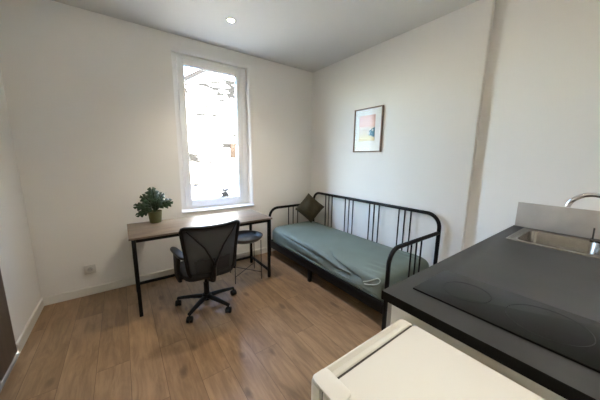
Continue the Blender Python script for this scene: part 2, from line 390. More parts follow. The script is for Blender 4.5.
# ------------------------------------------------------------------ window
def frame_ring(b, x0, x1, z0, z1, w, y0, y1, bev=.004):
    wl, wr, wb, wt = w
    b.box(x0, x0+wl, y0, y1, z0, z1, bev); b.box(x1-wr, x1, y0, y1, z0, z1, bev)
    b.box(x0+wl-.003, x1-wr+.003, y0, y1, z0, z0+wb, bev); b.box(x0+wl-.003, x1-wr+.003, y0, y1, z1-wt, z1, bev)
WY = .185
win = bpy.data.objects.new('window_1', None); COL.objects.link(win); win.location = ((WX0+WX1)/2, WY, WZ0); structure(win, 'tall white tilting window above the desk')
def wpart(b, name, mat, par=win):
    o = b.build(name, mat); o.parent = par
    o.matrix_parent_inverse = Matrix.Translation(-Vector(win.location)) if par is win else Matrix()
    return o
b = MB(); frame_ring(b, WX0+.001, WX1-.001, WZ0+.0145, WZ1-.001, (.085, .068, .04, .05), WY+.012, WY+.075); wf = wpart(b, 'window_frame', 'pvc')
b = MB(); frame_ring(b, WX0+.088, WX1-.071, WZ0+.05, WZ1-.045, (.075, .080, .072, .078), WY-.006, WY+.06, .006); ws = wpart(b, 'sash', 'pvc')
GX0, GX1, GZ0, GZ1 = WX0+.163, WX1-.151, WZ0+.122, WZ1-.123
b = MB(); frame_ring(b, GX0-.002, GX1+.002, GZ0-.002, GZ1+.002, (.009,)*4, WY+.012, WY+.032, .001); wpart(b, 'glazing_seal', 'gasket', ws)
b = MB(); b.box(GX0, GX1, WY+.018, WY+.024, GZ0, GZ1); wpart(b, 'pane', 'glass', ws)
b = MB(); b.box(WX0+.001, WX1-.001, -.008, WY+.07, WZ0+.0005, WZ0+.014, .003); wpart(b, 'window_sill', 'pvc')
b = MB()
for z in (WZ0+.35, WZ0+1.55):
    b.tube([(WX0+.087, WY-.002, z-.045), (WX0+.087, WY-.002, z+.045)], .009)
wpart(b, 'hinge', 'pvc', ws)
for w in (ws,):
    for ch in w.children: ch.matrix_parent_inverse = Matrix()

# ------------------------------------------------------------------ outside: sunlit stone house across the yard
NY = 4.2
nb = thing('stone_house', 'sunlit pale rubble stone house seen through the window', 'building', (0, NY+.6, -3.2))
def out(b, name, mat, par=nb):
    o = b.build(name, mat, None, loc=None); o.parent = par
    if par is nb: o.matrix_parent_inverse = Matrix.Translation(-Vector(nb.location))
    return o
b = MB()
# gable wall: the roof line climbs from left to right
pr_ = [(-5, -3.2), (9, -3.2), (9, 4.6), (2.2, 5.55), (-.44, 3.88), (-1.03, 3.50), (-5, .95)]
n = len(pr_)
b.add([(x, NY, z) for x, z in pr_]+[(x, NY+1.2, z) for x, z in pr_], [[i, (i+1) % n, n+(i+1) % n, n+i] for i in range(n)]+[list(range(n)), [n+i for i in range(n)][::-1]])
out(b, 'stone_wall', 'stone')
b = MB()
for (x0, z0, x1, z1) in ((-5, .95, 2.2, 5.55), (2.2, 5.55, 9, 4.6)):
    d = Vector((x1-x0, 0, z1-z0)).normalized(); nn = Vector((-d.z, 0, d.x))
    q = [Vector((x0, 0, z0)), Vector((x1, 0, z1)), Vector((x1, 0, z1))+nn*.10, Vector((x0, 0, z0))+nn*.10]
    b.add([(p.x, NY-.06, p.z) for p in q]+[(p.x, NY+1.26, p.z) for p in q], [[0, 1, 2, 3], [7, 6, 5, 4], [0, 1, 5, 4], [1, 2, 6, 5], [2, 3, 7, 6], [3, 0, 4, 7]])
out(b, 'roof', 'rooftile')
b = MB(); b.box(.15, .325, NY-.03, NY+.01, 1.47, 1.925, .008); vb = out(b, 'shutter', 'shutter')
structure(MB().box(-8, 10, .4, 12, -3.4, -3.2).build('ground', 'asphalt'))

# ------------------------------------------------------------------ desk
DX0, DX1, DYF, DYB = -2.622, -1.195, -.771, -.173
dk = thing('desk', 'long wooden desk with black metal legs standing under the window', 'desk', ((DX0+DX1)/2, (DYF+DYB)/2, 0))
def under(par):
    off = Matrix.Translation(-Vector(par.location))
    def f(b, name, mat, p=None):
        o = b.build(name, mat)
        if p is None: o.parent = par; o.matrix_parent_inverse = off
        else: o.parent = p
        return o
    return f
P = under(dk)
P(MB().box(DX0, DX1, DYF, DYB, DESK_Z-.019, DESK_Z, .002), 'tabletop', 'desk')
t = .030; lz = DESK_Z-.0195
LX = (DX0+.022, DX1-.022-t); LYS = (DYF+.012, DYB-.035-t)
for x in LX:
    for y in LYS: P(MB().box(x, x+t, y, y+t, 0, lz, .002), 'leg', 'blackmetal')
yb = LYS[1]
P(MB().box(LX[0]+t+.0005, LX[1]-.0005, LYS[0]+.002, LYS[0]+t-.002, lz-.030, lz, .002), 'front_rail', 'blackmetal')
P(MB().box(LX[0]+t+.0005, LX[1]-.0005, yb+.002, yb+t-.002, lz-.030, lz, .002), 'back_rail', 'blackmetal')
P(MB().box(LX[0]+t+.0005, LX[1]-.0005, yb+.003, yb+t-.003, .076, .102, .002), 'foot_rail', 'blackmetal')
for x in LX:
    P(MB().box(x+.002, x+t-.002, LYS[0]+t+.0005, yb-.0005, lz-.030, lz, .002), 'side_rail', 'blackmetal')
    P(MB().box(x+.003, x+t-.003, LYS[0]+t+.0005, yb-.0005, .076, .102, .002), 'side_rail', 'blackmetal')

# ------------------------------------------------------------------ potted plant on the desk
px, py = -2.362, -.252
pl = thing('potted_plant', 'small leafy green plant in an olive green pot on the desk', 'plant', (px, py, DESK_Z))
MB().lathe((0, 0), [(.050, 0), (.056, .004), (.068, .118), (.070, .124), (.066, .126), (.062, .112), (.054, .10), (.01, .10)], 32).build('pot', 'pot', pl)
MB().lathe((0, 0), [(.0635, .104), (.055, .109), (.03, .112), (.002, .112)], 24).build('soil', 'soil', pl)
def leaf_mesh(L, W, nl=6):
    """split leaf lying along +x, fingers on both sides of the midrib, tip drooping"""
    b = MB()
    def drop(x, y): return -.35*x*x/L-.9*y*y/max(W, .01)*.6
    def halfw(u): return W*(math.sin(PI*min(1, (u*.92+.06)))**.72)
    N = 48
    for sgn in (1, -1):
        rows = []
        for i in range(N+1):
            u = i/N
            cut = .20+.80*(abs(math.sin(PI*u*nl))**.7) if .08 < u < .93 else 1
            w = halfw(u)*cut
            lean = .22*L*(.3+.7*u)*(1-u*.6)
            row = []
            for k in range(5):
                s_ = k/4; y = sgn*w*s_; x = u*L+lean*s_*s_*.6-(.18*L*(1-u)**3*s_)
                row.append((x+(.020*s_**2), y, drop(x, y)+.012*math.sin(PI*s_)*.8))
            rows.append(row)
        vs = [p for r in rows for p in r]; fs = []
        for i in range(N):
            for k in range(4): fs.append([i*5+k, i*5+k+1, (i+1)*5+k+1, (i+1)*5+k])
        b.add(vs, fs, True)
    return b
leaves = [  # where the blade starts (x, y, z), direction in degrees, depth lean, length, half-width, tilt
    ((.000, .010, .205), 92, .10, .155, .074, .35), ((-.015, .000, .190), 126, .15, .130, .060, .30), ((.020, .010, .200), 58, .20, .125, .054, .35),
    ((-.035, -.010, .172), 164, -.20, .125, .052, .40), ((-.030, -.020, .150), 190, -.30, .125, .044, .70), ((.035, -.005, .172), 24, -.15, .125, .062, .35),
    ((.000, -.030, .142), 78, -.35, .105, .062, .45), ((.010, .035, .180), 70, .55, .120, .060, -.10), ((-.030, .035, .170), 130, .60, .120, .058, -.10)]
for (bx_, by_, bz_), ang, ty, L_, W_, tl in leaves:
    base = Vector((bx_, by_, bz_)); a = math.radians(ang)
    p0 = Vector((bx_*.25, by_*.25, .108))
    stem_pts = [p0.lerp(base, k/8)+Vector((bx_, by_, 0))*.25*math.sin(PI*k/8)*-1 for k in range(9)]
    d_ = Vector((math.cos(a), ty, math.sin(a))).normalized()
    n_ = Vector((0, -1, tl)); n_ = (n_-d_*n_.dot(d_)).normalized(); y_ = n_.cross(d_)
    mt = Matrix(((d_.x, y_.x, n_.x, base.x), (d_.y, y_.y, n_.y, base.y), (d_.z, y_.z, n_.z, base.z), (0, 0, 0, 1)))
    lb = leaf_mesh(L_, W_, 4)
    b = MB(); b.add(lb.v, lb.f, True, mt); lo = b.build('leaf', 'leaf', pl)
    sd = lo.modifiers.new('t', 'SOLIDIFY'); sd.thickness = .0009
    MB().tube(stem_pts, [.0028-.0012*k/8 for k in range(9)], 8).build('stem', 'stem', lo)

# ------------------------------------------------------------------ tray table (used as a stool) beside the chair
st = thing('tray_table', 'round dark metal tray table with thin wire legs under the desk', 'side table', (-1.463, -.549, 0), math.radians(-9.8))
tz = .53
MB().lathe((0, 0), [(.001, tz-.052), (.15, tz-.051), (.19, tz-.044), (.213, tz-.022), (.221, tz-.002), (.2225, tz), (.219, tz), (.210, tz-.021), (.187, tz-.040), (.15, tz-.047), (.001, tz-.048)], 48).build('tray', 'traymetal', st)
q = .158
for sx in (-1, 1):
    for sy in (-1, 1):
        MB().tube([(sx*q, sy*q, 0), (sx*q, sy*q, tz-.030)], .0042, 10).build('leg', 'blackmetal', st)
MB().tube([(-q, -q, .085), (q, q, .085)], .0036, 8).build('cross_brace', 'blackmetal', st)
MB().tube([(-q, q, .092), (q, -q, .092)], .0036, 8).build('cross_brace', 'blackmetal', st)
MB().tube([(.150*math.cos(2*PI*k/32), .150*math.sin(2*PI*k/32), tz-.055) for k in range(32)], .004, 8, closed=True).build('support_ring', 'blackmetal', st)

# ------------------------------------------------------------------ office chair (local: sitter looks along +y)
oc = thing('office_chair', 'black mesh back office chair on castors pulled up to the desk', 'chair', (-2.032, -.905, 0), math.radians(1))
CA = [4, 76, 149, 223, 297]
hub = MB().lathe((0, 0), [(.034, .062), (.046, .070), (.048, .105), (.036, .125)], 28).build('base_hub', 'blackplastic', oc)
for a_ in CA:
    a = math.radians(a_-1); d = Vector((math.cos(a), math.sin(a), 0))
    rows = []
    for k in range(9):
        u = k/8; r_ = .03+.255*u; w = .030-.012*u; h = .020-.006*u; zc = .098-.018*u*u
        c = d*r_+Vector((0, 0, zc)); n_ = Vector((-d.y, d.x, 0))
        rows.append([tuple(c+n_*w*math.cos(2*PI*j/10)+Vector((0, 0, h*math.sin(2*PI*j/10)))) for j in range(10)])
    leg = MB().skin(rows).build('base_leg', 'blackplastic', oc)
    # castor: stem, hood and two wheels
    sw = math.radians(a_*2.3); ax = Vector((math.cos(sw), math.sin(sw), 0)); cc = d*.282
    b = MB(); b.tube([tuple(cc+Vector((0, 0, .085))), tuple(cc+Vector((0, 0, .040)))], .0075, 10)
    for s_ in (-1, 1):
        b.tube([tuple(cc+ax*s_*.006+Vector((0, 0, .0265))), tuple(cc+ax*s_*.010+Vector((0, 0, .0265))), tuple(cc+ax*s_*.024+Vector((0, 0, .0265))), tuple(cc+ax*s_*.027+Vector((0, 0, .0265)))], [.024, .0265, .0265, .020], 20)
    perp = Vector((-ax.y, ax.x, 0))
    rows = []
    for s_ in (-.020, .020):
        rows.append([tuple(cc+ax*s_+perp*.0305*math.cos(math.radians(t_))+Vector((0, 0, .0265+.0305*math.sin(math.radians(t_))))) for t_ in range(20, 201, 18)] +
                    [tuple(cc+ax*s_+perp*.0275*math.cos(math.radians(t_))+Vector((0, 0, .0265+.0275*math.sin(math.radians(t_))))) for t_ in range(200, 19, -18)])
    b.skin(rows)
    b.build('castor', 'blackplastic', leg)
MB().lathe((0, 0), [(.026, .10), (.026, .245), (.0145, .247), (.0145, .345)], 24).build('gas_column', 'blackplastic', oc)
b = MB(); b.rbox(-.085, .085, -.12, .12, .335, .372, .03, .006)
b.tube([(.08, .05, .352), (.19, .055, .350), (.235, .055, .345)], .007); b.build('seat_mechanism', 'blackplastic', oc)
# seat cushion: rounded, waterfall front
def cushion_block(W, D, z0, z1, fn=None):
    rows = []; K = 44
    lev = [(z0, .82), (z0+.006, .93), (z0+.02, .985), ((z0+z1)/2, 1.0), (z1-.02, .985), (z1-.006, .93), (z1, .82), (z1+.006, .5), (z1+.008, .04)]
    for z, s_ in lev:
        r = []
        for k in range(K):
            a = 2*PI*k/K; c, s2 = math.cos(a), math.sin(a); e = .42
            x = W*math.copysign(abs(c)**e, c)*s_; y = D*math.copysign(abs(s2)**e, s2)*s_
            zz = z-.022*max(0, y/D-.35)**1.4 + .014*(abs(x)/W)**2*(1 if z > (z0+z1)/2 else 0)
            r.append((x, y, zz))
        rows.append(r)
    return MB().skin(rows)
MBs = cushion_block(.235, .225, .375, .445)
so = MBs.build('seat', 'seatfab', oc)
# backrest: rim + mesh panel + outside shell, curved in plan
def back_pt(u, v, off=0):
    """u -1..1 across, v 0..1 up"""
    w = .205+.052*v**1.3; x = u*w+.012
    z = .405+.470*v + .012*(u*u)*v
    y = -.225-.055*v-.025*math.sin(PI*v)*-.6 + .055*u*u*(.4+.6*v) - .0
    if v < .35: y += -.02*(1-v/.35)**2*-1
    return (x, y-off, z)
def rim_loop(n=18, e=.0):
    pts = []
    rad = .12
    for k in range(n+1): pts.append((-1+2*k/n, 1))
    for k in range(1, n+1): pts.append((1, 1-k/n))
    for k in range(1, n+1): pts.append((1-2*k/n, 0))
    for k in range(1, n): pts.append((-1, k/n))
    out_ = []
    for u, v in pts:
        cu, cv = u, (v-.5)*2; m_ = max(abs(cu), abs(cv)); p_ = 16 if cv > 0 else 7
        f = 1/((abs(cu)**p_+abs(cv)**p_)**(1/p_)) if m_ > .7 else 1
        out_.append(back_pt(u*f, .5+(v-.5)*f, 0))
    return out_
bk = MB().tube(rim_loop(), .0165, 10, closed=True).build('backrest', 'blackplastic', oc)
b = MB(); NU, NV = 16, 16
vs = [back_pt(-.985+1.97*i/NU, .015+.97*j/NV) for j in range(NV+1) for i in range(NU+1)]
fs = [[j*(NU+1)+i, j*(NU+1)+i+1, (j+1)*(NU+1)+i+1, (j+1)*(NU+1)+i] for j in range(NV) for i in range(NU)]
b.add(vs, fs, True); b.build('mesh_panel', 'mesh', bk)
# Y-shaped spine behind the mesh, and a lumbar bar
b = MB()
b.tube([back_pt(-.02, .10, .03), back_pt(-.05, .30, .042), back_pt(-.35, .62, .040), back_pt(-.86, .955, .012)], [.013, .012, .008, .006], 10)
b.tube([back_pt(.02, .10, .03), back_pt(.05, .30, .042), back_pt(.35, .62, .040), back_pt(.86, .955, .012)], [.013, .012, .008, .006], 10)
b.build('back_spine', 'blackplastic', bk)
b = MB(); rows = []
for u in [-.72+1.44*k/14 for k in range(15)]:
    rows.append([back_pt(u, v, o_) for v, o_ in ((.10, -.010), (.10, .010), (.36, .010), (.36, -.010))])
b.skin(rows, smooth=False); b.build('lumbar_support', 'seatfab', bk)
b = MB(); b.tube([(0, -.03, .352), (0, -.15, .345), (0, -.235, .37), (0, -.272, .45), (0, -.280, .52)], [.028, .028, .026, .024, .020], 12)
b.build('back_bracket', 'blackplastic', oc)
# armrests: broad moulded uprights with glossy pads
for s_ in (-1, 1):
    x = s_*.250
    b = MB()
    rows = []
    for k in range(15):
        u = k/14; zc = .375+.232*u
        yc = -.03-.045*math.sin(PI*u)*.6-.01*u; hy_ = .105-.035*math.sin(PI*u)+.01*u; hx_ = .019
        xc = x+s_*(.010*math.sin(PI*u)); e = .6
        rows.append([(xc+hx_*math.copysign(abs(math.cos(t_))**e, math.cos(t_)), yc+hy_*math.copysign(abs(math.sin(t_))**e, math.sin(t_)), zc) for t_ in [2*PI*j/20 for j in range(20)]])
    b.skin(rows)
    b.tube([(s_*.13, -.02, .357), (s_*.21, -.02, .362), (x, -.02, .385)], [.017, .019, .018], 12)
    ar = b.build('armrest', 'blackplastic', oc)
    rows = []
    for k in range(15):
        u = k/14; y = -.205+.345*u; w = .034*(1-.2*abs(u-.5)*2)*(min(1, .4+7*min(u, 1-u))); zc = .612+.010*math.sin(PI*u)
        xc = x-s_*.030*(1-u)**2+s_*.004
        rows.append([(xc+w*math.copysign(abs(math.cos(2*PI*j/28))**.5, math.cos(2*PI*j/28)), y, zc+.013*math.copysign(abs(math.sin(2*PI*j/28))**.4, math.sin(2*PI*j/28))) for j in range(28)])
    MB().skin(rows).build('arm_pad', 'padplastic', ar)

# ------------------------------------------------------------------ daybed
BX0, BX1, BY0, BY1 = -.887, -.043, -2.169, -.145   # tube centre lines
db = thing('daybed', 'black tubular metal daybed with barred back along the right wall', 'daybed', ((BX0+BX1)/2, (BY0+BY1)/2, 0))
P = under(db); R_ = .019; HB, HA = .921, .735; cr = .135
pts = [(BX1, BY1, 0)]+[(BX1, BY1, HB-cr-.2)]+arc((BX1, BY1-cr, HB-cr), cr, 180, 90, 10, (0, -1, 0), (0, 0, 1))+arc((BX1, BY0+cr, HB-cr), cr, 90, 0, 10, (0, -1, 0), (0, 0, 1))+[(BX1, BY0, .4), (BX1, BY0, 0)]
P(MB().tube(pts, R_, 16), 'back_frame', 'blackmetal')
for y, nm in ((BY1, 'end_frame'), (BY0, 'end_frame')):
    pts = [(BX0, y, 0), (BX0, y, HA-cr-.2)]+arc((BX0+cr, y, HA-cr), cr, 180, 90, 10, (1, 0, 0), (0, 0, 1))+[(BX0+.4, y, HA), (BX1-.012, y, HA)]
    P(MB().tube(pts, R_, 16), nm, 'blackmetal')
RZ0, RZ1 = .145, .246
P(MB().box(BX0-.012, BX0+.012, BY0+.018, BY1-.018, RZ0, RZ1, .003), 'front_rail', 'blackmetal')
P(MB().box(BX1-.012, BX1+.012, BY0+.018, BY1-.018, RZ0, RZ1, .003), 'back_rail', 'blackmetal')
for y in (BY0, BY1): P(MB().box(BX0+.018, BX1-.018, y-.011, y+.011, RZ0, RZ1, .003), 'end_rail', 'blackmetal')
for yc in (-.515, -.935, -1.365, -1.785):
    for k in (-1, 0, 1):
        P(MB().tube([(BX1, yc+k*.073, RZ1-.01), (BX1, yc+k*.073, HB)], .0078, 10), 'back_bar', 'blackmetal')
for y in (BY0, BY1):
    for k in (-1, 0, 1):
        P(MB().tube([(-.462+k*.088, y, RZ1-.01), (-.462+k*.088, y, HA)], .0078, 10), 'end_bar', 'blackmetal')
for x in (BX0+.002, BX1-.002):
    P(MB().box(x-.019, x+.019, -1.14, -1.102, 0, RZ0+.004, .002), 'middle_leg', 'blackmetal')
b = MB()
for k in range(15):
    y = BY0+.12+k*(BY1-BY0-.24)/14; b.box(BX0+.013, BX1-.013, y-.028, y+.028, .186, .1990, .002)
b.box((BX0+BX1)/2-.02, (BX0+BX1)/2+.02, BY0+.012, BY1-.012,   .150, .185)
P(b, 'slatted_base', 'blackmetal')

# mattress in its green fitted sheet
MX0, MX1, MY0, MY1, MZ0, MZ1 = -.893, -.068, -2.147, -.168, .1995, .468
ms = thing('mattress', 'single mattress in a green fitted sheet lying on the daybed', 'mattress', ((MX0+MX1)/2, (MY0+MY1)/2, MZ0))
def mattress():
    """cross-section loop in x-z swept along y; ends rounded; folds along the front side"""
    NYY, K = 150, 180
    cx, cz = (MX0+MX1)/2, (MZ0+MZ1)/2; hx, hz = (MX1-MX0)/2, (MZ1-MZ0)/2
    rows = []
    for i in range(NYY+1):
        u = i/NYY
        ang = PI*u; yy = math.copysign(1-(1-abs(math.cos(ang)))**1.0, math.cos(ang)) if False else None
        # spacing denser at the ends
        t_ = .5-.5*math.cos(PI*u); y = MY1+(MY0-MY1)*t_
        e_ = min(y-MY0, MY1-y); rr = .11
        ins = 0 if e_ >= rr else rr-math.sqrt(max(0, rr*rr-(rr-e_)**2))
        sag = .012*math.sin(PI*t_)
        row = []
        for k in range(K):
            a = 2*PI*k/K; c, s2 = math.cos(a), math.sin(a); e = .40
            x = math.copysign(abs(c)**e, c); z = math.copysign(abs(s2)**e, s2)
            X = cx+x*(hx-ins*.55); Z = cz+z*(hz-ins*(.55 if z > 0 else .0))
            if z > .8: Z += .010*(1-x*x)-sag*.5+.004*math.sin(7*y+3*x)
            if x < -.2 and z > -.97:
                # pleats of the sheet fanning out from the near corner down the front side
                t9 = (y+2.2)/.9
                fade = min(1, max(0, (-.45-y)/.5))*min(1, max(0, (y+2.10)/.12))*min(1, max(0, -x-.2)*1.6)
                for z9, k9, w9, d9 in ((.300, .165, .011, .026), (.296, .068, .009, .024), (.272, .012, .008, .018), (.305, .105, .016, -.010), (.285, .036, .013, -.010)):
                    zc9 = z9+k9*t9+.004*math.sin(6*y+z9*90)
                    X += d9*fade*math.exp(-((Z-zc9)/w9)**2)
            if z > .8 and s_end(y) > 0: Z += .006*math.sin(30*x+5*y)*s_end(y)
            row.append((min(max(X, BX0+.014+max(0, Z-.249)*-3) if Z < RZ1+.012 else X, BX1-.0145 if Z < RZ1+.012 else BX1-.021), min(max(y, BY0+.0215), BY1-.0215), max(Z, MZ0)))
        rows.append(row)
    return MB().skin(rows)
def s_end(y): return max(0, 1-abs(y-(MY0+.16))/.16)
o = mattress().build('fitted_sheet', 'sheet'); o.parent = ms; o.matrix_parent_inverse = Matrix.Translation(-Vector(ms.location))
# gathered elastic cord showing at the near front corner
def sidex(z): return MX0-.006
lp = [(x-.026, y, z) for x, y, z in [(-.872, -1.93, .352), (-.872, -1.99, .385), (-.868, -2.04, .418), (-.858, -2.075, .440), (-.857, -2.098, .428), (-.866, -2.085, .398), (-.873, -2.04, .372), (-.875, -1.985, .350), (-.875, -1.945, .338)]]
def smooth(pts, n=6):
    P_ = [Vector(p) for p in pts]; out_ = []
    for i in range(len(P_)-1):
        p0, p1, p2, p3 = P_[max(0, i-1)], P_[i], P_[i+1], P_[min(len(P_)-1, i+2)]
        for k in range(n):
            t_ = k/n; out_.append(.5*((2*p1)+(p2-p0)*t_+(2*p0-5*p1+4*p2-p3)*t_*t_+(3*p1-p0-3*p2+p3)*t_**3))
    return out_+[P_[-1]]
o = MB().tube(smooth(lp), .0048, 8).build('sheet_hem', 'cord'); o.parent = ms; o.matrix_parent_inverse = Matrix.Translation(-Vector(ms.location)); o['label'] = 'pale gathered hem of the sheet'

# cushion leaning in the far corner, standing on one corner
def throw_cushion(side, th):
    NN = 22; b = MB()
    for sg in (1, -1):
        vs = []; fs = []
        for j in range(NN+1):
            for i in range(NN+1):
                u, v = -1+2*i/NN, -1+2*j/NN
                pinch = 1-.05*((1-u*u)*abs(v)**3+0)-.0; pinch2 = 1-.05*((1-v*v)*abs(u)**3)
                h = th*((1-u**4)*(1-v**4))**.55
                h *= 1-.10*math.sin(5*u+2*v)*(1-u*u)*(1-v*v)
                vs.append((u*side/2*pinch2, sg*h/2, v*side/2*pinch))
        for j in range(NN):
            for i in range(NN):
                q_ = [j*(NN+1)+i, j*(NN+1)+i+1, (j+1)*(NN+1)+i+1, (j+1)*(NN+1)+i]; fs.append(q_)
        b.add(vs, fs, True)
    return b
cs = throw_cushion(.335, .19).build('throw_cushion', 'cushion')
cs.location = (-.275, -.335, .700)
cs.rotation_euler = (Matrix.Rotation(math.radians(-30), 4, 'Z') @ Matrix.Rotation(math.radians(-16), 4, 'X') @ Matrix.Rotation(math.radians(41), 4, 'Y')).to_euler()
lowest = min((cs.rotation_euler.to_matrix() @ v.co).z for v in cs.data.vertices)
cs.location.z = MZ1+.0135-lowest
tag(cs, 'olive brown velvet cushion propped on its corner in the far end of the daybed', 'cushion')

# ------------------------------------------------------------------ picture on the right wall
FY0, FY1, FZ0, FZ1 = -1.383, -.942, 1.565, 2.115
pf = thing('framed_picture', 'small seaside print in a thin brown frame on the right wall', 'picture', (0, (FY0+FY1)/2, (FZ0+FZ1)/2))
hy, hz = (FY1-FY0)/2, (FZ1-FZ0)/2
b = MB(); w_ = .014
b.box(-.026, -.0005, -hy, -hy+w_, -hz, hz, .002); b.box(-.026, -.0005, hy-w_, hy, -hz, hz, .002)
b.box(-.0255, -.0005, -hy+w_, hy-w_, -hz, -hz+w_, .002); b.box(-.0255, -.0005, -hy+w_, hy-w_, hz-w_, hz, .002)
b.build('frame', 'frame', pf)
MB().box(-.010, -.003, -hy+w_, hy-w_, -hz+w_, hz-w_).build('mat_board', 'mat', pf)
MB().box(-.0115, -.0102, -.112, .140, -.135, .185).build('art_print', 'print', pf)
MB().box(-.020, -.018, -hy+w_, hy-w_, -hz+w_, hz-w_).build('picture_glass', 'picglass', pf)

# ------------------------------------------------------------------ double wall socket low on the window wall
sk = thing('wall_socket', 'white power socket on the wall left of the desk', 'socket', (-2.979, 0, .282))
MB().box(-.048, .048, -.013, -.0003, -.046, .046, .003).build('faceplate', 'socket', sk)
rot = Matrix.Rotation(PI/2, 4, 'X')
MB().lathe((0, 0), [(.0245, .0125), (.0245, .0155), (.0205, .0155), (.0195, .0134), (.001, .0133)], 28, rot).build('outlet', 'socketface', sk)
b = MB()
for x in (-.0095, .0095): b.lathe((x, 0), [(.0028, .0133), (.0028, .0139)], 12, rot)
b.build('outlet_holes', 'socketdark', sk)

# ------------------------------------------------------------------ ceiling spots (one in view, others over the room behind)
def spot(x, y, label, power):
    s_ = thing('ceiling_spot', label, 'ceiling light', (x, y, H), 0, 'recessed ceiling spots')
    MB().lathe((0, 0), [(.030, -.0005), (.043, -.0005), (.044, -.004), (.040, -.007), (.031, -.006), (.030, -.003)], 32, None, False).build('trim_ring', 'trim', s_)
    MB().lathe((0, 0), [(.001, -.004), (.020, -.004), (.029, -.002), (.029, -.0004), (.001, -.0004)], 28, None, False).build('bulb', 'lamp', s_)
    ld = bpy.data.lights.new('spot_lamp', 'SPOT'); ld.energy = power; ld.color = (1, .89, .74); ld.spot_size = math.radians(116); ld.spot_blend = 1.0
    ld.shadow_soft_size = .03
    lo = bpy.data.objects.new('spot_lamp', ld); COL.objects.link(lo); lo.parent = s_; lo.location = (0, 0, -.03)
    return s_
spot(-1.598, -.67, 'lit recessed spot in the ceiling in front of the window', 10)
spot(-1.598, -2.35, 'recessed ceiling spot above the middle of the room', 4)
spot(-1.598, -3.85, 'recessed ceiling spot above the kitchen end of the room', 19)

# ------------------------------------------------------------------ kitchen: base cabinets, worktop, sink, tap, hob, splashback
KX0, KX1, KY0, KY1 = -1.785, XR-.002, -3.395, -2.724
SX0, SX1, SY0, SY1 = -.486, .001, -3.289, -2.7995     # sink rim
def worktop():
    xs = [KX0, SX0+.02, SX1-.02, KX1]; ys = [KY0, SY0+.02, SY1-.02, KY1]; z0, z1 = TOP_Z-.038, TOP_Z
    b = MB()
    for i in range(3):
        for j in range(3):
            if i == 1 and j == 1: continue
            for z in (z0, z1): b.add([(xs[i], ys[j], z), (xs[i+1], ys[j], z), (xs[i+1], ys[j+1], z), (xs[i], ys[j+1], z)], [[0, 1, 2, 3]])
    for X0, X1, Y0, Y1 in ((KX0, KX1, KY0, KY1), (xs[1], xs[2], ys[1], ys[2])):
        c = [(X0, Y0), (X1, Y0), (X1, Y1), (X0, Y1)]
        b.add([(x, y, z0) for x, y in c]+[(x, y, z1) for x, y in c], [[i, (i+1) % 4, 4+(i+1) % 4, 4+i] for i in range(4)])
    o = b.build('worktop', 'worktop')
    bm = bmesh.new(); bm.from_mesh(o.data); bmesh.ops.remove_doubles(bm, verts=bm.verts[:], dist=1e-5); bmesh.ops.recalc_face_normals(bm, faces=bm.faces[:]); bm.to_mesh(o.data); bm.free()
    return o
wt = thing('kitchen_worktop', 'dark slate worktop of the kitchen unit', 'worktop', (KX0, KY0, TOP_Z-.038))
o = worktop(); o.parent = wt; o.matrix_parent_inverse = Matrix.Translation(-Vector(wt.location))
b = MB(); b.box(KX0-.0014, KX0-.0001, KY0, KY1, TOP_Z-.038, TOP_Z-.0006).box(KX0-.0014, KX1, KY1+.0001, KY1+.0014, TOP_Z-.038, TOP_Z-.0006)
o = b.build('edge_band', 'worktopedge'); o.parent = wt; o.matrix_parent_inverse = Matrix.Translation(-Vector(wt.location)); o['label'] = 'black front edge of the worktop'
CBZ = TOP_Z-.0385
n_c = 3; cw = (KX1-.004-(KX0+.014))/n_c
cab_labels = ['white base cabinet under the hob end of the worktop, beside the fridge', 'white base cabinet under the middle of the worktop', 'white base cabinet under the sink against the right wall']
for k in range(n_c):
    x0 = KX0+.014+k*cw; x1 = x0+cw-.0015
    cb = thing('base_cabinet', cab_labels[k], 'cabinet', ((x0+x1)/2, -3.04, 0), 0, 'kitchen base cabinets')
    PP = under(cb)
    b = MB(); ya, yb_ = KY0+.03, KY1-.040
    b.box(x0, x0+.016, ya, yb_, .10, CBZ); b.box(x1-.016, x1, ya, yb_, .10, CBZ)
    b.box(x0+.016, x1-.016, ya, yb_, .10, .116); b.box(x0+.016, x1-.016, ya, ya+.010, .116, CBZ)
    if k < 2: b.box(x0+.016, x1-.016, yb_-.08, yb_, CBZ-.016, CBZ)
    PP(b, 'carcass', 'cabinet')
    PP(MB().box(x0, x1, yb_-.07, yb_-.055, 0, .0995), 'plinth', 'cabinet')
    dd = PP(MB().box(x0+.001, x1-.001, yb_+.001, yb_+.020, .102, CBZ-.004, .0015), 'door', 'dooredge')
    b = MB(); hx_ = x1-.06 if k < 2 else x0+.06
    b.tube([(hx_, yb_+.018, CBZ-.06), (hx_, yb_+.045, CBZ-.06), (hx_, yb_+.045, CBZ-.19), (hx_, yb_+.018, CBZ-.19)], .005, 8)
    h_ = b.build('handle', 'steel'); h_.parent = dd
# splashback on the recessed wall
sb = MB().box(XR-.012, XR-.0005, KY0, KY1-.006, TOP_Z+.0005, 1.133, .0012).build('splashback', 'splash')
tag(sb, 'grey upstand panel on the wall behind the sink', 'splashback')
